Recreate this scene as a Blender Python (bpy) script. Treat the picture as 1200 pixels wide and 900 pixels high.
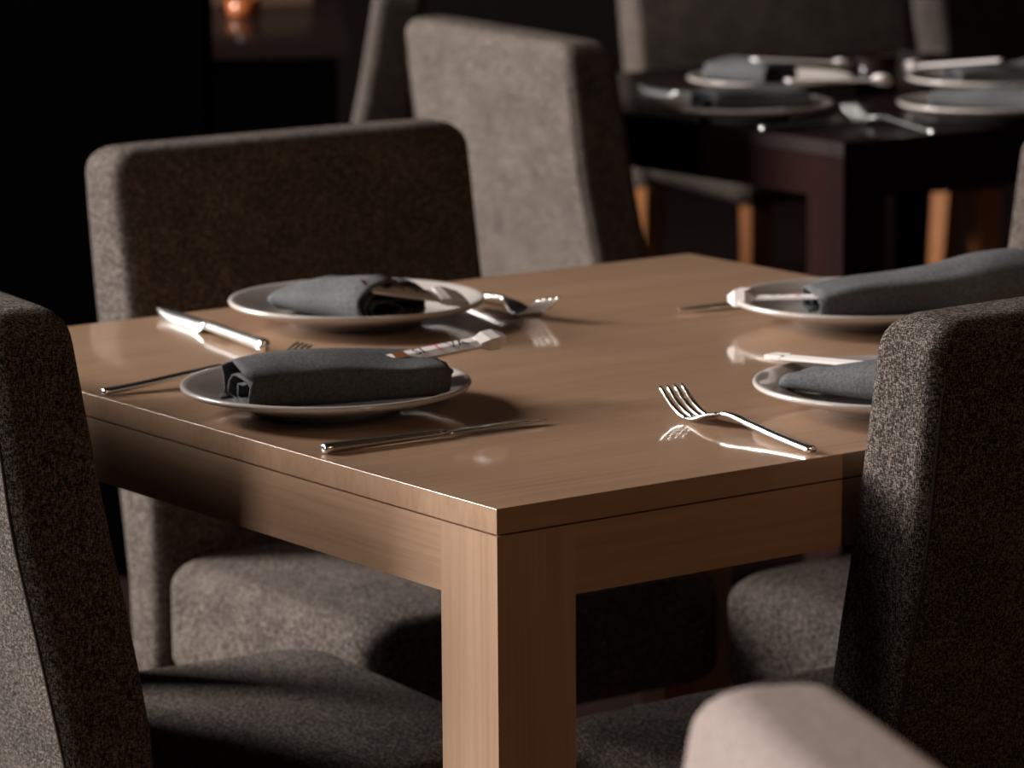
import bpy, bmesh, math, random
from mathutils import Vector, Matrix, noise

for o in list(bpy.data.objects):
    bpy.data.objects.remove(o)
SC = bpy.context.scene
COL = SC.collection
PI = math.pi

# ------------------------------------------------------------------ camera
CAM_Z = 1.342
TILT, ROLL, FPX = 0.1802, -0.0071, 4545.7
cd = bpy.data.cameras.new('camera')
cam = bpy.data.objects.new('camera', cd)
COL.objects.link(cam)
right = Vector((1, 0, 0))
up = Vector((0, math.sin(TILT), math.cos(TILT)))
fwd = Vector((0, math.cos(TILT), -math.sin(TILT)))
r2 = right * math.cos(ROLL) + up * math.sin(ROLL)
u2 = up * math.cos(ROLL) - right * math.sin(ROLL)
M = Matrix((r2, u2, -fwd)).transposed().to_4x4()
M.translation = Vector((0, 0, CAM_Z))
cam.matrix_world = M
cd.sensor_width = 36
cd.lens = FPX / 1200 * 36
cd.clip_start = 0.1
cd.dof.use_dof = True
cd.dof.focus_distance = 2.86
cd.dof.aperture_fstop = 9.5
SC.camera = cam

# ------------------------------------------------------------------ world, light, exposure
SC.view_settings.view_transform = 'Standard'
SC.view_settings.look = 'None'
SC.view_settings.exposure = 0
SC.view_settings.gamma = 1
w = bpy.data.worlds.new('room_dark')
SC.world = w
w.use_nodes = True
w.node_tree.nodes['Background'].inputs[0].default_value = (1.0, 0.75, 0.55, 1)
w.node_tree.nodes['Background'].inputs[1].default_value = 0.004


def area(name, loc, aim, sx, sy, power, col):
    l = bpy.data.lights.new(name, 'AREA')
    l.shape = 'RECTANGLE'
    l.size, l.size_y = sx, sy
    l.energy = power
    l.color = col
    o = bpy.data.objects.new(name, l)
    o.location = loc
    d = Vector(aim) - Vector(loc)
    o.rotation_euler = d.to_track_quat('-Z', 'Y').to_euler()
    COL.objects.link(o)
    return o


def lamp(name, loc, power, col, r=0.05):
    l = bpy.data.lights.new(name, 'POINT')
    l.energy = power
    l.color = col
    l.shadow_soft_size = r
    o = bpy.data.objects.new(name, l)
    o.location = loc
    COL.objects.link(o)
    return o


# daylight through the window of the left wall, then an added fill light
area('window_and_fill_light', (-5.17, 5.1, 2.8), (0, 5.1, 2.8), 2.1, 2.9, 1250, (1.0, 0.94, 0.90))
area('window_and_fill_light', (-5.17, 0.7, 2.2), (0, 0.7, 2.2), 1.5, 2.6, 120, (1.0, 0.93, 0.88))  # added fill to brighten left-facing sides, not a known window
# warm restaurant lamps, out of the frame
lamp('warm_lamp', (1.9, 0.4, 2.5), 47, (1.0, 0.62, 0.35), 0.1)
lamp('warm_lamp', (1.3, 4.0, 2.5), 4, (1.0, 0.55, 0.28), 0.1)

# ------------------------------------------------------------------ table coordinates
OX, OY = -0.01166, 2.74469
YAW = 0.9409
UV = Vector((-math.cos(YAW), math.sin(YAW), 0))   # along the front left edge, towards the back
VV = Vector((math.sin(YAW), math.cos(YAW), 0))    # along the front right edge, towards the back


def W(u, v, z=0.0):
    return Vector((OX, OY, z)) + UV * u + VV * v


def rot_to(dx, dy):
    """z rotation that turns local +y to the direction (dx, dy)"""
    return math.atan2(-dx, dy)


def rot_uv(du, dv):
    d = UV * du + VV * dv
    return rot_to(d.x, d.y)


# ------------------------------------------------------------------ materials
def mat(name, base=(0.5, 0.5, 0.5), rough=0.5, metal=0.0, spec=0.5, coat=0.0, coat_rough=0.1):
    m = bpy.data.materials.new(name)
    m.use_nodes = True
    b = m.node_tree.nodes['Principled BSDF']
    b.inputs['Base Color'].default_value = (*base, 1)
    b.inputs['Roughness'].default_value = rough
    b.inputs['Metallic'].default_value = metal
    b.inputs['Specular IOR Level'].default_value = spec
    b.inputs['Coat Weight'].default_value = coat
    b.inputs['Coat Roughness'].default_value = coat_rough
    return m


def nodes(m):
    nt = m.node_tree
    return nt, nt.nodes, nt.links, nt.nodes['Principled BSDF']


def noise_node(nt, vec, scale, detail=3, rough=0.5):
    n = nt.nodes.new('ShaderNodeTexNoise')
    n.inputs['Scale'].default_value = scale
    n.inputs['Detail'].default_value = detail
    n.inputs['Roughness'].default_value = rough
    nt.links.new(vec, n.inputs['Vector'])
    return n.outputs[0]


def mapped(nt, scale, coord='Object', rot=(0, 0, 0)):
    tc = nt.nodes.new('ShaderNodeTexCoord')
    mp = nt.nodes.new('ShaderNodeMapping')
    mp.inputs['Scale'].default_value = scale
    mp.inputs['Rotation'].default_value = rot
    nt.links.new(tc.outputs[coord], mp.inputs[0])
    return mp.outputs[0]


def ramp(nt, fac, stops):
    r = nt.nodes.new('ShaderNodeValToRGB')
    el = r.color_ramp.elements
    while len(el) > 1:
        el.remove(el[-1])
    el[0].position, el[0].color = stops[0][0], (*stops[0][1], 1)
    for p, c in stops[1:]:
        e = el.new(p)
        e.color = (*c, 1)
    nt.links.new(fac, r.inputs[0])
    return r.outputs[0]


def math_node(nt, op, a, b):
    n = nt.nodes.new('ShaderNodeMath')
    n.operation = op
    for i, x in enumerate((a, b)):
        if isinstance(x, (int, float)):
            n.inputs[i].default_value = x
        else:
            nt.links.new(x, n.inputs[i])
    return n.outputs[0]


def bump(nt, h, strength, dist, b):
    n = nt.nodes.new('ShaderNodeBump')
    n.inputs['Strength'].default_value = strength
    n.inputs['Distance'].default_value = dist
    nt.links.new(h, n.inputs['Height'])
    nt.links.new(n.outputs[0], b.inputs['Normal'])


def fabric(name, dark, mid, light, scale=1.0, bstr=0.6):
    m = mat(name, mid, 0.92, spec=0.15)
    nt, N, L, b = nodes(m)
    h1 = noise_node(nt, mapped(nt, (980 * scale, 980 * scale, 290 * scale)), 1, 2, 0.6)   # upright threads
    h2 = noise_node(nt, mapped(nt, (290 * scale, 290 * scale, 1020 * scale)), 1, 2, 0.6)   # cross threads
    h3 = noise_node(nt, mapped(nt, (14, 14, 14)), 1, 3, 0.6)
    s = math_node(nt, 'ADD', math_node(nt, 'MULTIPLY', h1, 0.52), math_node(nt, 'MULTIPLY', h2, 0.42))
    s = math_node(nt, 'ADD', s, math_node(nt, 'MULTIPLY', h3, 0.08))
    c = ramp(nt, s, [(0.40, dark), (0.50, mid), (0.61, light)])
    L.new(c, b.inputs['Base Color'])
    bump(nt, s, bstr, 0.0022, b)
    return m


def wood(name, c0, c1, c2, scale, rough, coat, coat_rough, rot=(0, 0, 0), spec=0.4):
    """grain lines run along the axis with the smallest scale"""
    m = mat(name, c1, rough, spec=spec, coat=coat, coat_rough=coat_rough)
    nt, N, L, b = nodes(m)
    g1 = noise_node(nt, mapped(nt, tuple(s * 1.0 for s in scale), rot=rot), 1, 5, 0.65)
    g2 = noise_node(nt, mapped(nt, tuple(s * 0.12 for s in scale), rot=rot), 1, 3, 0.5)
    s = math_node(nt, 'ADD', math_node(nt, 'MULTIPLY', g1, 0.6), math_node(nt, 'MULTIPLY', g2, 0.4))
    c = ramp(nt, s, [(0.34, c0), (0.5, c1), (0.66, c2)])
    L.new(c, b.inputs['Base Color'])
    bump(nt, g1, 0.08, 0.0006, b)
    return m


FAB = fabric('tweed_fabric', (0.003, 0.0024, 0.002), (0.033, 0.0265, 0.0225), (0.20, 0.163, 0.14))
FAB_SMOOTH = fabric('pale_fabric', (0.20, 0.16, 0.145), (0.26, 0.21, 0.19), (0.31, 0.26, 0.235), 0.8, 0.2)
FAB_BROWN = fabric('brown_fabric', (0.03, 0.017, 0.009), (0.05, 0.029, 0.016), (0.075, 0.045, 0.026), 1.0, 0.2)
SEAM = mat('seam_thread', (0.035, 0.028, 0.025), 0.9, spec=0.1)
OAK0, OAK1, OAK2 = (0.32, 0.19, 0.112), (0.39, 0.24, 0.148), (0.44, 0.28, 0.18)
OAK_TOP = wood('oak_top', OAK0, OAK1, OAK2, (4, 170, 60), 0.42, 1.0, 0.06)
OAK_X = wood('oak_grain_x', OAK0, OAK1, OAK2, (5, 190, 190), 0.45, 0.35, 0.22)
OAK_Z = wood('oak_grain_z', OAK0, OAK1, OAK2, (190, 190, 5), 0.45, 0.35, 0.22)
LEG_WOOD = wood('chair_leg_wood', (0.22, 0.08, 0.027), (0.28, 0.11, 0.040), (0.34, 0.145, 0.055), (120, 120, 6), 0.45, 0.2, 0.2)
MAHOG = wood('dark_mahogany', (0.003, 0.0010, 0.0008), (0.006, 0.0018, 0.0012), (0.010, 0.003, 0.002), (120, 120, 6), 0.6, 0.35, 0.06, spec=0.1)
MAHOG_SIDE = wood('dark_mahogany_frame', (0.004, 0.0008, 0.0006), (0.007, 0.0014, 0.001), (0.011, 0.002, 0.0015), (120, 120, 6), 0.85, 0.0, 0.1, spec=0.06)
CERAMIC = mat('stoneware_glaze', (0.44, 0.40, 0.37), 0.3, spec=0.5, coat=0.6, coat_rough=0.08)
STEEL = mat('stainless_steel', (0.74, 0.76, 0.74), 0.24, metal=1.0)
PAPER = mat('white_paper', (0.64, 0.60, 0.58), 0.7, spec=0.2)
INK = mat('black_print', (0.02, 0.02, 0.02), 0.8, spec=0.1)
INK_RED = mat('red_print', (0.55, 0.10, 0.09), 0.8, spec=0.1)
INK_BROWN = mat('brown_print', (0.22, 0.09, 0.04), 0.8, spec=0.1)
DARK_WALL = mat('dark_wall_paint', (0.004, 0.0026, 0.0022), 0.9, spec=0.05)
DARK_FLOOR = wood('dark_floor_boards', (0.004, 0.002, 0.0015), (0.007, 0.0035, 0.0025), (0.010, 0.005, 0.0035), (6, 60, 60), 0.85, 0.0, 0.2, spec=0.05)
BLACK = mat('black_panel', (0.0012, 0.001, 0.001), 1.0, spec=0.0)

m = NAPKIN = mat('slate_napkin', (0.085, 0.092, 0.102), 0.9, spec=0.15)
nt, N_, L_, b_ = nodes(m)
q1 = noise_node(nt, mapped(nt, (900, 260, 900)), 1, 2)
q2 = noise_node(nt, mapped(nt, (260, 900, 260)), 1, 2)
qs = math_node(nt, 'ADD', math_node(nt, 'MULTIPLY', q1, 0.5), math_node(nt, 'MULTIPLY', q2, 0.5))
L_.new(ramp(nt, qs, [(0.35, (0.044, 0.046, 0.048)), (0.5, (0.072, 0.074, 0.077)), (0.65, (0.105, 0.107, 0.111))]), b_.inputs['Base Color'])
bump(nt, qs, 0.35, 0.001, b_)


def emit(name, col, s):
    m = mat(name, (0, 0, 0), 0.5)
    b = m.node_tree.nodes['Principled BSDF']
    b.inputs['Emission Color'].default_value = (*col, 1)
    b.inputs['Emission Strength'].default_value = s
    return m


FLAME = emit('candle_flame', (1.0, 0.26, 0.10), 0.09)
AMBER = mat('amber_glass', (0.25, 0.07, 0.02), 0.15, spec=0.5)


# ------------------------------------------------------------------ mesh helpers
def link(name, me, m=None, parent=None, smooth=True):
    o = bpy.data.objects.new(name, me)
    COL.objects.link(o)
    if m is not None and not me.materials:
        me.materials.append(m)
    if smooth:
        for p in me.polygons:
            p.use_smooth = True
    if parent is not None:
        o.parent = parent
    return o


def obj(name, bm, m, parent=None, smooth=True, bevel=0, wn=False):
    bmesh.ops.recalc_face_normals(bm, faces=bm.faces[:])
    me = bpy.data.meshes.new(name)
    bm.to_mesh(me)
    bm.free()
    o = link(name, me, m, parent, smooth)
    if bevel:
        b = o.modifiers.new('bevel', 'BEVEL')
        b.width = bevel
        b.segments = 2
        b.limit_method = 'ANGLE'
        b.angle_limit = 0.7
    if wn or bevel:
        k = o.modifiers.new('wn', 'WEIGHTED_NORMAL')
        k.keep_sharp = True
    return o


def thing(name, label, cat, loc, rz=0.0, group=None):
    o = bpy.data.objects.new(name, None)
    o.empty_display_size = 0.1
    COL.objects.link(o)
    o.location = loc
    o.rotation_euler = (0, 0, rz)
    tag(o, label, cat, group)
    return o


def tag(o, label, cat, group=None):
    o['label'] = label
    o['category'] = cat
    if group:
        o['group'] = group
    return o


def box(bm, x0, x1, y0, y1, z0, z1):
    v = [bm.verts.new((x, y, z)) for z in (z0, z1) for x, y in ((x0, y0), (x1, y0), (x1, y1), (x0, y1))]
    for f in ((3, 2, 1, 0), (4, 5, 6, 7), (0, 1, 5, 4), (1, 2, 6, 5), (2, 3, 7, 6), (3, 0, 4, 7)):
        bm.faces.new([v[i] for i in f])
    return v


def box_obj(name, dims, m, parent=None, bevel=0.002):
    bm = bmesh.new()
    box(bm, *dims)
    return obj(name, bm, m, parent, smooth=bool(bevel), bevel=bevel)


def loft(bm, rings, cap0=True, cap1=True, closed=True):
    vs = [[bm.verts.new(p) for p in r] for r in rings]
    n = len(rings[0])
    for a, b in zip(vs[:-1], vs[1:]):
        for i in range(n if closed else n - 1):
            j = (i + 1) % n
            bm.faces.new((a[i], a[j], b[j], b[i]))
    if cap0:
        bm.faces.new(vs[0][::-1])
    if cap1:
        bm.faces.new(vs[-1])
    return vs


def tube(bm, pts, r, n=8):
    pts = [Vector(p) for p in pts]
    rings = []
    for i, p in enumerate(pts):
        t = (pts[min(i + 1, len(pts) - 1)] - pts[max(i - 1, 0)]).normalized()
        a = t.cross(Vector((0.3, 0.2, 1))).normalized()
        if a.length < 0.1:
            a = t.cross(Vector((1, 0, 0))).normalized()
        b = t.cross(a)
        rings.append([p + (a * math.cos(k * 2 * PI / n) + b * math.sin(k * 2 * PI / n)) * r for k in range(n)])
    loft(bm, rings)


def lathe(bm, prof, n=72):
    rings = [[(r * math.cos(k * 2 * PI / n), r * math.sin(k * 2 * PI / n), z) for k in range(n)] for r, z in prof]
    loft(bm, rings)


def rrect(x0, x1, y0, y1, rc, z, n=5, mx=8, bow_in=0.0, bow_out=0.0):
    """rounded rectangle ring at height z; y1 side may bow outwards"""
    pts = []
    rc = min(rc, (x1 - x0) / 2 - 1e-4, (y1 - y0) / 2 - 1e-4)
    cs = [(x1 - rc, y0 + rc, -PI / 2), (x1 - rc, y1 - rc, 0), (x0 + rc, y1 - rc, PI / 2), (x0 + rc, y0 + rc, PI)]
    for ci, (cx, cy, a0) in enumerate(cs):
        for k in range(n + 1):
            a = a0 + k / n * PI / 2
            pts.append([cx + rc * math.cos(a), cy + rc * math.sin(a), z])
        if ci in (1, 3):   # long sides: extra points along x
            xs, xe = pts[-1][0], (cs[(ci + 1) % 4][0])
            yy = pts[-1][1]
            for k in range(1, mx):
                pts.append([xs + (xe - xs) * k / mx, yy, z])
    xm, hw = (x0 + x1) / 2, (x1 - x0) / 2
    for p in pts:
        f = max(0.0, 1 - ((p[0] - xm) / hw) ** 2)
        if p[1] > (y0 + y1) / 2:
            p[1] += bow_in * f
        else:
            p[1] -= bow_out * f
    return pts


# ------------------------------------------------------------------ room
def struct(name, bm, m, smooth=False):
    o = obj(name, bm, m, smooth=smooth)
    o['kind'] = 'structure'
    return o


RX0, RX1, RY0, RY1, RH = -5.2, 4.2, -1.6, 10.2, 4.5
bm = bmesh.new(); box(bm, RX0 - .2, RX1 + .2, RY0 - .2, RY1 + .2, -0.1, 0); struct('floor', bm, DARK_FLOOR)
bm = bmesh.new(); box(bm, RX0 - .2, RX1 + .2, RY0 - .2, RY1 + .2, RH, RH + .1); struct('ceiling', bm, DARK_WALL)
bm = bmesh.new(); box(bm, RX0 - .2, RX1 + .2, RY1, RY1 + .2, 0, RH); struct('wall_back', bm, DARK_WALL)
bm = bmesh.new(); box(bm, RX0 - .2, RX1 + .2, RY0 - .2, RY0, 0, RH); struct('wall_front', bm, DARK_WALL)
bm = bmesh.new(); box(bm, RX1, RX1 + .2, RY0, RY1, 0, RH); struct('wall_right', bm, DARK_WALL)
WY0, WY1, WZ0, WZ1 = 4.0, 6.2, 1.3, 4.3
bm = bmesh.new()
VY0, VY1, VZ0, VZ1 = -0.1, 1.5, 0.85, 3.55  # opening added to the left wall for the fill light
for y0, y1, z0, z1 in ((RY0, VY0, 0, RH), (VY1, WY0, 0, RH), (WY1, RY1, 0, RH), (WY0, WY1, 0, WZ0), (WY0, WY1, WZ1, RH), (VY0, VY1, 0, VZ0), (VY0, VY1, VZ1, RH)):
    box(bm, RX0 - .2, RX0, y0, y1, z0, z1)
struct('wall_left', bm, DARK_WALL)
for nm, a0, a1, b0, b1 in (('window_1', WY0, WY1, WZ0, WZ1), ('added_fill_window', VY0, VY1, VZ0, VZ1)):  # second frame belongs to the added fill opening
    bm = bmesh.new()
    for d in ((a0, a0 + .03, b0, b1), (a1 - .03, a1, b0, b1), (a0 + .03, a1 - .03, b0, b0 + .03), (a0 + .03, a1 - .03, b1 - .03, b1)):
        box(bm, RX0 - .16, RX0 - .10, *d)
    struct(nm, bm, BLACK)
# black pillar at the left, in front of the far table
bm = bmesh.new(); box(bm, -0.95, -0.455, 5.75, 5.95, 0, RH); struct('wall_pillar', bm, BLACK)


# ------------------------------------------------------------------ square table
def make_table(name, label, u0, v0, size, mats, side=(1, 1)):
    top, gx, gz = mats
    t = thing(name, label, 'table', W(u0, v0, 0), YAW_V)
    # local frame: +x along VV, +y along UV
    s, H, th = size, 0.75, 0.0195
    box_obj('tabletop', (0, s, 0, s, H - th, H), top, t, 0.0006)
    lw, ab, g = 0.0712, H - 0.0735, 0.0012
    at = H - th - g
    # a thin recessed core keeps the joint dark below the top board
    a1 = box_obj('apron', (lw, s - lw, 0, 0.025, ab, at), gx, t, 0)
    for k, (x, y, rz) in enumerate(((s, 0, PI / 2), (s, s, PI), (0, s, -PI / 2))):
        a = a1.copy()
        COL.objects.link(a)
        a.location = (x, y, 0)
        a.rotation_euler = (0, 0, rz)
    l1 = box_obj('leg', (0, lw, 0, lw, 0, at), gz, t, 0)
    for x, y in ((s - lw, 0), (s - lw, s - lw), (0, s - lw)):
        l = l1.copy()
        COL.objects.link(l)
        l.location = (x, y, 0)
    c = box_obj('joint_rail', (0.004, s - 0.004, 0.004, s - 0.004, at - 0.0008, H - th + 0.0005), gx, t, 0)
    return t


# local x -> VV, local y -> UV : rotation angle of VV
YAW_V = math.atan2(VV.y, VV.x)
make_table('dining_table', 'light oak square dining table in the middle, laid for four', 0, 0, 0.9, (OAK_TOP, OAK_X, OAK_Z))
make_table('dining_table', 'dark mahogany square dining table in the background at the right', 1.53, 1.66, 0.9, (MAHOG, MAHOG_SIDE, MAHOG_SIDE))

# ------------------------------------------------------------------ upholstered chair
PZ = [0.31, 0.42, 0.50, 0.60, 0.69, 0.80, 0.86]
PO = [-0.060, -0.066, -0.079, -0.099, -0.118, -0.131, -0.137]
PIN = [0.0, 0.0, -0.001, -0.018, -0.037, -0.056, -0.066]


def interp(z, ys):
    for i in range(len(PZ) - 1):
        if z <= PZ[i + 1] or i == len(PZ) - 2:
            k = (z - PZ[i]) / (PZ[i + 1] - PZ[i])
            return ys[i] + (ys[i + 1] - ys[i]) * k


def make_chair(name, label, loc, rz, width=0.45, fab=None, group=None, scale=1.0):
    fab = fab or FAB
    t = thing(name, label, 'chair', loc, rz, group)
    t.scale = (scale,) * 3
    hw = width / 2
    ZT = 0.866
    bm = bmesh.new()
    rings = []
    for z in [0.312, 0.318, 0.36, 0.42, 0.47, 0.52, 0.57, 0.62, 0.67, 0.72, 0.77, 0.80, 0.836, 0.844, 0.850, 0.856, 0.861, 0.864, 0.866]:
        k = max(0.0, (z - (ZT - 0.02)) / 0.02)
        ins = 0.020 * (1 - math.sqrt(max(0, 1 - k * k)))
        kx = max(0.0, (z - (ZT - 0.03)) / 0.03)
        inx = 0.03 * (1 - math.sqrt(max(0, 1 - kx * kx)))
        if z < 0.315:
            ins = inx = 0.006
        yo, yi = interp(z, PO) + ins, interp(z, PIN) - ins
        rings.append(rrect(-hw + inx, hw - inx, yo, yi, 0.014, z, bow_in=0.006, bow_out=0.004))
    loft(bm, rings)
    obj('backrest', bm, fab, t, wn=True)
    # seam piping along both back edges
    for s in (-1, 1):
        bm = bmesh.new()
        pts = [(s * (hw - 0.010), interp(z, PO) + 0.0002, z) for z in [0.33 + 0.025 * i for i in range(20)]]
        pts += [(s * (hw - 0.0135), interp(0.835, PO) + 0.0015, 0.828)]
        tube(bm, pts, 0.0016, 6)
        obj('seam', bm, SEAM, t)
    # seat
    bm = bmesh.new()
    y0, y1, x1 = 0.003, 0.385, hw - 0.002
    rings = [rrect(-x1 + .012, x1 - .012, y0 + .008, y1 - .012, 0.03, 0.330),
             rrect(-x1 + .003, x1 - .003, y0 + .002, y1 - .003, 0.03, 0.337),
             rrect(-x1, x1, y0, y1, 0.03, 0.348), rrect(-x1, x1, y0, y1, 0.03, 0.36), rrect(-x1, x1, y0, y1, 0.03, 0.39)]
    for i in range(0, 7):
        a = i / 6 * PI / 2 * 0.85
        ins = 0.030 * (1 - math.cos(a))
        rings.append(rrect(-x1 + ins, x1 - ins, y0 + ins * 0.5, y1 - ins, 0.03 + ins * 0.3, 0.420 + 0.030 * math.sin(a)))
    zc = rings[-1][0][2]
    base = rings[-1]
    cy = (y0 + y1) / 2
    for k in (0.9, 0.78, 0.62, 0.45, 0.25, 0.1):
        rings.append([(p[0] * k, cy + (p[1] - cy) * k, zc + 0.007 * (1 - k ** 2.2)) for p in base])
    loft(bm, rings)
    obj('seat', bm, fab, t, wn=True)
    # legs
    for x, y in ((-1, 1), (1, 1), (-1, 0), (1, 0)):
        xx = x * (hw - (0.05 if y else 0.03))
        yy = 0.345 if y else -0.02
        bm = bmesh.new()
        dy = 0 if y else -0.03
        loft(bm, [[(xx - h, yy + d - h, z), (xx + h, yy + d - h, z), (xx + h, yy + d + h, z), (xx - h, yy + d + h, z)]
                  for z, h, d in ((0, 0.015, dy), (0.331 if y else 0.313, 0.021, 0))])
        obj('leg', bm, LEG_WOOD, t, smooth=True, bevel=0.002)
    return t


GRP = None
# A: front left side, seen from behind
make_chair('upholstered_chair', 'grey tweed upholstered chair cut by the left frame edge, its back to the camera', W(0.580, -0.056), rot_uv(-0.085, 0.996))
# B: back left side, facing the camera side
make_chair('upholstered_chair', 'grey tweed upholstered chair behind the oak table with its dark front towards us', W(1.150, 0.622), rot_uv(-1, 0))
# D: front right side, backrest large at the right
make_chair('upholstered_chair', 'grey tweed upholstered chair large at the right with coarse weave lit on its edge', W(0.028, 0.553), rot_uv(1, 0))
# E: back right side
make_chair('upholstered_chair', 'grey upholstered chair across the oak table, mostly hidden behind the large right chair', W(0.555, 1.212), rot_uv(-0.09, -0.996))
# C: at the dark table, its broad back lit
make_chair('upholstered_chair', 'light grey upholstered chair at the dark table, broad lit back towards us', W(2.050, 1.613), rot_uv(-0.16, 0.99), width=0.505, scale=1.005)
# K: pale chair in the foreground, bottom right
make_chair('upholstered_chair', 'pale smooth upholstered chair in the foreground at the bottom right corner', (0.075, 1.585, 0), rot_to(-0.97, -0.24), fab=FAB_SMOOTH)
# far chairs behind the dark table
make_chair('upholstered_chair', 'dim upholstered chair behind the dark table on warm lit wooden legs', (0.53, 7.62, 0), rot_to(0.38, -0.925), width=0.52, scale=1.15)
make_chair('upholstered_chair', 'dim upholstered chair far behind the dark table, rightmost in the back row', (1.12, 8.1, 0), rot_to(0.66, -0.75), width=0.52, scale=1.15)
make_chair('upholstered_chair', 'dark upholstered chair in the far left background, only its thin front edge lit', (-0.275, 6.3, 0), rot_to(-0.9994, -0.035))

# ------------------------------------------------------------------ plates
def plate_mesh():
    bm = bmesh.new()
    prof = [(0.001, 0.004), (0.052, 0.004), (0.054, 0.0), (0.060, 0.0), (0.063, 0.0045), (0.080, 0.008), (0.100, 0.0135), (0.1165, 0.0185),
            (0.1192, 0.0200), (0.1200, 0.0218), (0.1192, 0.0236), (0.1170, 0.0240), (0.1135, 0.0228), (0.100, 0.0180), (0.088, 0.0130), (0.078, 0.0095), (0.070, 0.0082), (0.001, 0.0080)]
    lathe(bm, prof, 96)
    bmesh.ops.recalc_face_normals(bm, faces=bm.faces[:])
    me = bpy.data.meshes.new('plate')
    bm.to_mesh(me)
    bm.free()
    return me


PLATE = plate_mesh()


def plate(u, v, label, z=0.75, group=None):
    o = link('plate', PLATE, CERAMIC)
    o.location = W(u, v, z + 0.0003)
    return tag(o, label, 'plate', group)


GT, GD = 'plates on the oak table', 'plates on the dark table'
plate(0.401, 0.1175, 'white round plate nearest the front left edge of the oak table', group=GT)
plate(0.7505, 0.383, 'white round plate at the back left of the oak table under a rolled napkin', group=GT)
plate(0.4606, 0.753, 'white round plate at the back right of the oak table under a long napkin', group=GT)
plate(0.113, 0.489, 'white round plate half hidden behind the large chair at the right', group=GT)
plate(1.827, 1.740, 'blurred plate on the dark table, front of the left pair', group=GD)
plate(2.066, 1.986, 'blurred plate on the dark table, rear of the left pair', group=GD)
plate(1.625, 1.996, 'blurred plate on the dark table, front of the right pair, cut by the frame', group=GD)
plate(1.870, 2.232, 'blurred plate on the dark table, rear of the right pair, cut by the frame', group=GD)


# ------------------------------------------------------------------ napkins
def napkin(loc, rz, L, Wd, H, label, seed, turns=2.4, t0=1.0, t1=1.0, group='folded slate napkins', pitch=0.0, square=0.62):
    """a napkin rolled flat: one cloth ribbon wound into a flattened spiral"""
    rnd = random.Random(seed)
    off = Vector((rnd.uniform(0, 50), rnd.uniform(0, 50), 0))
    bm = bmesh.new()
    NS, NL = 26, 22
    n = int(NS * turns)
    grid = []
    for j in range(NL + 1):
        f = j / NL
        y = (f - 0.5) * L
        e = t0 + (t1 - t0) * f
        e *= 1 - 0.10 * max(0, abs(f - 0.5) * 2 - 0.75) / 0.25
        row = []
        for i in range(n + 1):
            k = i / n
            th = PI * 0.5 + k * turns * 2 * PI
            s = 0.34 + 0.66 * k
            c, sn = math.cos(th), math.sin(th)
            px = math.copysign(abs(c) ** square, c) * Wd / 2 * s * (0.9 + 0.1 * e)
            hz = H / 2 * s * e
            pz = H / 2 * e * (0.55 + 0.45 * k) + math.copysign(abs(sn) ** square, sn) * hz
            yy = y + rnd_end(i, j, NL, seed) * 0.006 - (0.014 * (1 - k) if j == NL else 0) + (0.010 * (1 - k) if j == 0 else 0)
            d = noise.noise(Vector((px * 16, yy * 13, k * 2.0)) + off) * 0.006
            d2 = noise.noise(Vector((px * 45, yy * 20, k * 3 + 9)) + off) * 0.0025
            px += (d + d2) * c
            pz = max(0.0012, pz + (d + d2) * max(0, sn) * 1.3)
            row.append(bm.verts.new((px, yy, pz)))
        grid.append(row)
    for a, b in zip(grid[:-1], grid[1:]):
        for i in range(n):
            bm.faces.new((a[i], a[i + 1], b[i + 1], b[i]))
    o = obj('napkin', bm, NAPKIN)
    so = o.modifiers.new('cloth_thickness', 'SOLIDIFY')
    so.thickness = 0.0019
    so.offset = 0
    o.location = loc
    o.rotation_euler = (pitch, 0, rz)
    return tag(o, label, 'napkin', group)


def rnd_end(i, j, NL, seed):
    if j in (0, NL):
        return noise.noise(Vector((i * 0.35, j, seed)))
    return 0.0


PZT = 0.75 + 0.0135
napkin(W(0.372, 0.112, PZT), rot_uv(-0.27, 0.96), 0.178, 0.085, 0.041, 'slate napkin folded into a flat bundle on the front left plate, open end left', 3, square=0.45, t0=0.95, t1=0.86)
napkin(W(0.735, 0.362, PZT - 0.003), rot_uv(-0.97, 0.12), 0.135, 0.092, 0.042, 'slate napkin rolled with its open end towards us on the back left plate', 8, t0=0.62, t1=1.0, turns=3.0, square=0.85)
napkin(W(0.396, 0.775, PZT + 0.004), rot_uv(0.46, -0.89), 0.222, 0.095, 0.050, 'slate napkin, a long wedge on the back right plate of the oak table', 5, square=0.45, t0=1.1, t1=0.62, pitch=-0.03)
napkin(W(0.096, 0.478, PZT), rot_uv(0.97, -0.22), 0.19, 0.092, 0.052, 'slate napkin pinched at its tip, beside the large chair at the right', 11, t0=1.05, t1=0.32)
napkin(W(1.815, 1.745, PZT), rot_uv(-0.2, 0.98), 0.155, 0.075, 0.032, 'blurred slate napkin on the front plate of the left pair, dark table', 14)
napkin(W(2.085, 1.960, PZT), rot_uv(-0.95, 0.2), 0.12, 0.085, 0.038, 'blurred slate napkin on the rear plate of the left pair, dark table', 17, t0=0.9)
napkin(W(1.610, 1.996, PZT), rot_uv(0.9, -0.4), 0.16, 0.075, 0.034, 'blurred slate napkin on the front plate of the right pair, dark table', 21, t0=1.0, t1=0.8)
napkin(W(1.850, 2.240, PZT), rot_uv(0.4, -0.9), 0.16, 0.08, 0.036, 'blurred slate napkin on the rear plate of the right pair, dark table', 24, t0=1.0, t1=0.8)


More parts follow.
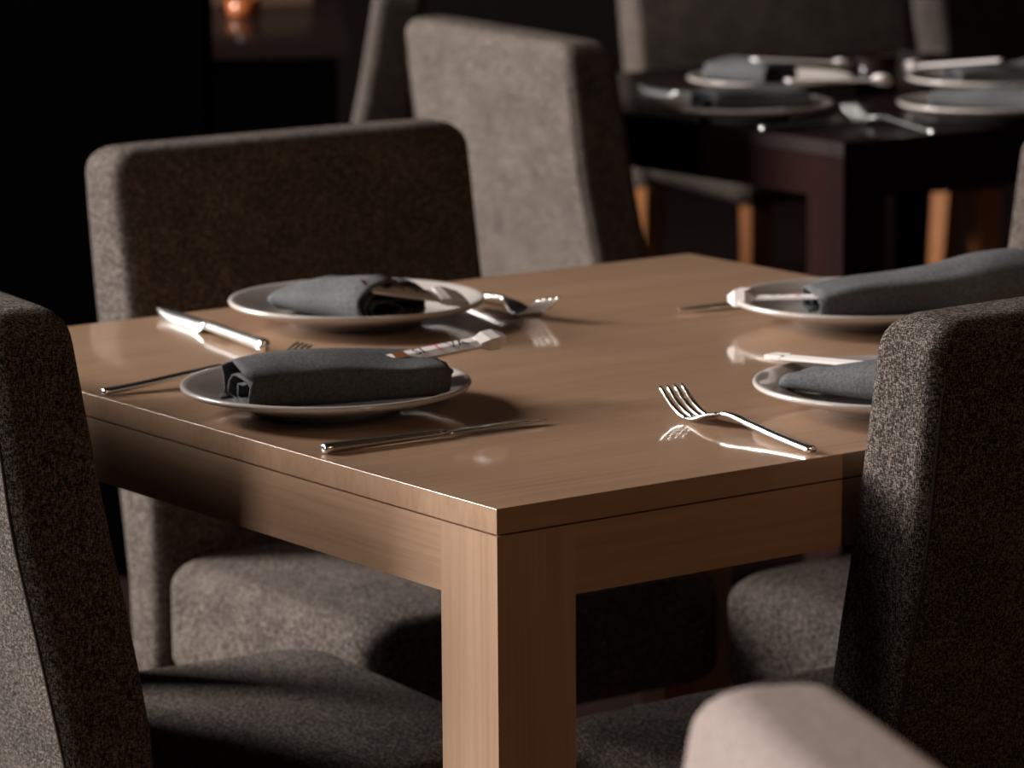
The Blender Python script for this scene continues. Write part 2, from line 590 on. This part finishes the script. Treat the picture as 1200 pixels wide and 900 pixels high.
# ------------------------------------------------------------------ paper chopstick sleeves
def text_mesh(word, size):
    cu = bpy.data.curves.new('lettering', 'FONT')
    cu.body = word
    cu.size = size
    cu.align_x = 'CENTER'
    cu.align_y = 'CENTER'
    tmp = bpy.data.objects.new('tmp', cu)
    COL.objects.link(tmp)
    dg = bpy.context.evaluated_depsgraph_get()
    me = bpy.data.meshes.new_from_object(tmp.evaluated_get(dg))
    bpy.data.objects.remove(tmp)
    return me


def sleeve(p0, p1, z0, z1, label, width=0.017, over=0.05, letters=True, knot=1.0, roll=0.0, fold=False, plain=False):
    """paper sleeve from inside a napkin (p0) to its folded tip (p1)"""
    a, b = W(*p0, z0), W(*p1, z1)
    d = (b - a)
    Lv = d.length + over
    t = thing('chopstick_sleeve', label, 'sleeve', b, 0, 'paper chopstick sleeves')
    y = d.normalized()
    x = y.cross(Vector((0, 0, 1))).normalized()
    zz = x.cross(y)
    R = Matrix((x, y, zz)).transposed() @ Matrix.Rotation(roll, 3, 'Y')
    t.rotation_euler = R.to_euler()
    hw = width / 2
    bm = bmesh.new()
    loft(bm, [[(-hw, yy, -0.0012), (0, yy, -0.0022), (hw, yy, -0.0012), (hw, yy, 0.0012), (0, yy, 0.0024), (-hw, yy, 0.0012)]
              for yy in (-Lv, -Lv * 0.66, -Lv * 0.33, -0.016)])
    obj('paper_strip', bm, PAPER, t, smooth=False)
    # folded, bulged tip
    bm = bmesh.new()
    k = knot
    if plain:
        loft(bm, [[(-hw, yy, -0.0014), (hw, yy, -0.0014), (hw, yy, 0.0022), (-hw, yy, 0.0022)] for yy in (-0.018, -0.008, 0.0)])
    elif fold:
        loft(bm, [[(-hw * a_, yy, -0.0022), (hw * a_, yy, -0.0022), (hw * a_, yy, 0.0024 + c_), (-hw * a_, yy, 0.0024 + c_)]
                  for yy, a_, c_ in ((-0.022, 1.05, 0.001), (-0.014, 1.25, 0.003), (0.004, 1.1, 0.001), (0.010, 0.75, -0.001))])
    else:
        loft(bm, [[(-hw * a_, yy, -0.0022 * c_), (hw * a_, yy, -0.0022 * c_), (hw * a_ * .8, yy, 0.0028 * c_), (-hw * a_ * .8, yy, 0.0028 * c_)]
                  for yy, a_, c_ in ((-0.020, 0.9, 0.9), (-0.012, 1.15 * k, 2.0 * k), (-0.002, 1.1 * k, 2.2 * k), (0.007, 0.6, 1.2))])
    obj('folded_tip', bm, PAPER, t, smooth=False)
    if letters:
        for word, mm, off, sz in letters:
            me = text_mesh(word, sz)
            me.transform(Matrix.Rotation(PI / 2, 4, 'Z'))
            l = link('lettering', me, mm, t, False)
            l.location = (0, -off, 0.0032)
            l['label'] = 'printed letters on the sleeve'
    return t


SIX = [('VA', INK, 0.040, 0.0150), ('T', INK_RED, 0.059, 0.0165), ('SI', INK, 0.078, 0.0150), ('\u25A0', INK_BROWN, 0.096, 0.016)]
sleeve((0.364, 0.158), (0.361, 0.262), 0.792, 0.799, 'white printed paper sleeve lying across the napkin of the front left plate', letters=SIX, over=0.012, roll=0.3)
sleeve((0.674, 0.366), (0.667, 0.438), 0.792, 0.777, 'white printed paper sleeve poking from the rolled napkin, back left plate', width=0.021, letters=SIX, fold=True, over=0.02, roll=0.35)
sleeve((0.436, 0.700), (0.520, 0.651), 0.75 + 0.032, 0.75 + 0.025, 'white paper sleeve with bulky tip beside the knife, back right plate', letters=[('VA', INK, 0.040, 0.0150), ('T', INK_RED, 0.059, 0.0165)], knot=1.4, width=0.014)
sleeve((0.158, 0.472), (0.240, 0.458), 0.75 + 0.034, 0.75 + 0.030, 'white paper sleeve behind the pinched napkin at the right', letters=None, width=0.016, plain=True)
sleeve((1.74, 1.80), (1.72, 1.90), 0.75 + 0.055, 0.75 + 0.05, 'blurred paper sleeve on the front plate of the left pair, dark table', letters=None, knot=1.3)
sleeve((2.02, 1.97), (2.01, 2.08), 0.75 + 0.05, 0.75 + 0.04, 'blurred paper sleeve on the rear plate of the left pair, dark table', letters=None)
sleeve((1.87, 2.19), (1.955, 2.15), 0.75 + 0.045, 0.75 + 0.035, 'blurred paper sleeve on the rear plate of the right pair, dark table', letters=None, knot=1.4)


# ------------------------------------------------------------------ cutlery
def sect(y, hw, zc, th, x0=0.0):
    """octagon section across a piece of cutlery"""
    c = 0.32
    a, b = hw, th / 2
    return [(x0 + a, y, zc - b * c), (x0 + a, y, zc + b * c), (x0 + a * (1 - c), y, zc + b), (x0 - a * (1 - c), y, zc + b),
            (x0 - a, y, zc + b * c), (x0 - a, y, zc - b * c), (x0 - a * (1 - c), y, zc - b), (x0 + a * (1 - c), y, zc - b)]


def spline(xs, ys, x):
    for i in range(len(xs) - 1):
        if x <= xs[i + 1] or i == len(xs) - 2:
            k = min(1, max(0, (x - xs[i]) / (xs[i + 1] - xs[i])))
            # Catmull-Rom
            p0 = ys[max(i - 1, 0)]; p1 = ys[i]; p2 = ys[i + 1]; p3 = ys[min(i + 2, len(ys) - 1)]
            return 0.5 * (2 * p1 + (p2 - p0) * k + (2 * p0 - 5 * p1 + 4 * p2 - p3) * k * k + (3 * p1 - p0 - 3 * p2 + p3) * k ** 3)


FZY = [0.0, 0.05, 0.09, 0.120, 0.138, 0.152, 0.166, 0.182, 0.205]
FZ = [0.0030, 0.0058, 0.0092, 0.0118, 0.0090, 0.0040, 0.0028, 0.0080, 0.0215]
FHY = [0.0, 0.03, 0.08, 0.115, 0.128, 0.140, 0.152, 0.163]
FH = [0.0048, 0.0044, 0.0036, 0.0030, 0.0042, 0.0095, 0.0122, 0.0124]


def make_fork():
    me = []
    bm = bmesh.new()
    ys = [0.001 + 0.128 * i / 22 for i in range(23)]
    loft(bm, [sect(0, 0.0042, FZ[0], 0.004)] + [sect(y, spline(FHY, FH, y), spline(FZY, FZ, y), 0.0050 - 0.0022 * max(0, (y - 0.08) / 0.05)) for y in ys])
    parts = [('handle', bm)]
    bm = bmesh.new()
    ys = [0.129 + 0.035 * i / 12 for i in range(13)]
    loft(bm, [sect(y, spline(FHY, FH, y), spline(FZY, FZ, y), 0.0026) for y in ys])
    parts.append(('head', bm))
    for k in range(4):
        x = -0.0105 + 0.007 * k
        bm = bmesh.new()
        ys = [0.1635 + 0.0415 * i / 10 for i in range(11)]
        loft(bm, [sect(y, 0.0021 * (1 - 0.45 * max(0, (y - 0.195) / 0.01)), spline(FZY, FZ, y), 0.0022, x) for y in ys])
        parts.append(('tine', bm))
    return parts


def make_knife():
    parts = []
    bm = bmesh.new()
    ys = [0.12 * i / 16 for i in range(17)]
    loft(bm, [sect(-0.0015, 0.0042, 0.0042, 0.006)] + [sect(y, 0.0056 - 0.0016 * (y / 0.12), 0.0042, 0.0082 - 0.0036 * y / 0.12) for y in ys])
    parts.append(('handle', bm))
    bm = bmesh.new()
    rings = []
    for i in range(15):
        f = i / 14
        y = 0.120 + 0.105 * f
        wd = 0.0034 + 0.0062 * min(1, f * 5) ** 0.7
        x1 = 0.0036 - 0.004 * f ** 3
        x0 = x1 - wd * 1.55 * (1 - max(0, (f - 0.6) / 0.4) ** 2 * 0.9)
        rings.append([(x1, y, 0.0022), (x1, y, 0.0042), ((x0 + x1) / 2, y, 0.0039), (x0, y, 0.0033), (x0, y, 0.0030), ((x0 + x1) / 2, y, 0.0025)])
    loft(bm, rings)
    parts.append(('blade', bm))
    return parts


PROTO = {}


def cutlery(kind, p_handle, p_tip, label, group, z=0.75, roll=0.0, lift=0.0006, scale=1.0):
    if kind not in PROTO:
        PROTO[kind] = []
        for nm, bm in (make_fork() if kind == 'fork' else make_knife()):
            bmesh.ops.recalc_face_normals(bm, faces=bm.faces[:])
            me = bpy.data.meshes.new(nm)
            bm.to_mesh(me)
            bm.free()
            PROTO[kind].append((nm, me))
    t = thing(kind, label, kind, W(*p_handle, z + lift), rot_uv(p_tip[0] - p_handle[0], p_tip[1] - p_handle[1]), group)
    t.rotation_euler = (0, roll, t.rotation_euler.z)
    t.scale = (scale,) * 3
    for nm, me in PROTO[kind]:
        link(nm, me, STEEL, t)
    return t


GF, GK = 'forks on the oak table', 'knives on the oak table'
cutlery('fork', (0.5690, -0.0030 + 0.006), (0.571, 0.204), 'steel fork left of the front left plate, handle end at the table edge', GF)
cutlery('fork', (0.0125, 0.310), (0.206, 0.331), 'steel fork lying alone at the front right edge, tines up', GF)
cutlery('fork', (0.842, 0.540), (0.640, 0.524), 'steel fork behind the back left plate, only its tines showing', GF)
cutlery('knife', (0.246, 0.013), (0.238, 0.219), 'dark reflecting steel knife in front of the front left plate', GK, scale=0.93)
cutlery('knife', (0.647, 0.219), (0.899, 0.256), 'bright steel knife left of the back left plate, blade on its edge', GK, roll=-1.12, lift=0.0075, scale=1.1)
cutlery('knife', (0.597, 0.86), (0.605, 0.653), 'dark steel knife with its tip left of the back right plate', GK, scale=0.93)
GF2, GK2 = 'forks on the dark table', 'knives on the dark table'
cutlery('fork', (1.525, 1.812), (1.720, 1.838), 'blurred steel fork between the plates at the front of the dark table', GF2)
cutlery('knife', (1.690, 1.655), (1.672, 1.86), 'blurred steel knife before the left front plate of the dark table', GK2, scale=0.93)
cutlery('knife', (1.963, 1.822), (2.215, 1.859), 'blurred steel knife at the far left of the dark table', GK2, scale=1.1, roll=-0.95, lift=0.006)

# ------------------------------------------------------------------ far background
t = thing('candle_glass', 'small amber candle glass in the middle of the dark table', 'candle', W(1.99, 2.12, 0.7503))
bm = bmesh.new(); lathe(bm, [(0.001, 0), (0.026, 0), (0.029, 0.004), (0.032, 0.05), (0.030, 0.05), (0.027, 0.006), (0.001, 0.006)], 32)
obj('glass_holder', bm, MAHOG, t)
bm = bmesh.new(); lathe(bm, [(0.001, 0.006), (0.020, 0.006), (0.020, 0.028), (0.001, 0.029)], 24)
obj('wax', bm, AMBER, t)

t = thing('far_table', 'dark table in the far left background with a glowing candle', 'table', (-0.72, 6.42, 0), 0.06)
box_obj('tabletop', (-0.3, 0.455, 0, 0.75, 0.72, 0.75), MAHOG, t, 0.003)
box_obj('front_panel', (-0.26, 0.435, 0.03, 0.06, 0.36, 0.72), BLACK, t, 0.002)
for x in (-0.26, 0.375):
    for y in (0.065, 0.64):
        box_obj('leg', (x, x + 0.06, y, y + 0.06, 0, 0.72), MAHOG, t, 0.003)
t = thing('candle_glass', 'glowing orange candle glass on the far left table', 'candle', (-0.475, 6.95, 0.7505))
bm = bmesh.new(); lathe(bm, [(0.001, 0), (0.026, 0), (0.029, 0.004), (0.032, 0.03), (0.030, 0.03), (0.027, 0.006), (0.001, 0.006)], 32)
obj('glass_holder', bm, AMBER, t)
bm = bmesh.new(); lathe(bm, [(0.001, 0.01), (0.012, 0.02), (0.016, 0.035), (0.010, 0.055), (0.001, 0.07)], 24)
obj('flame', bm, FLAME, t)
make_chair('upholstered_chair', 'brown upholstered chair behind the far left table', (-0.60, 7.75, 0), rot_to(0.1, -1), width=0.44, fab=FAB_BROWN)
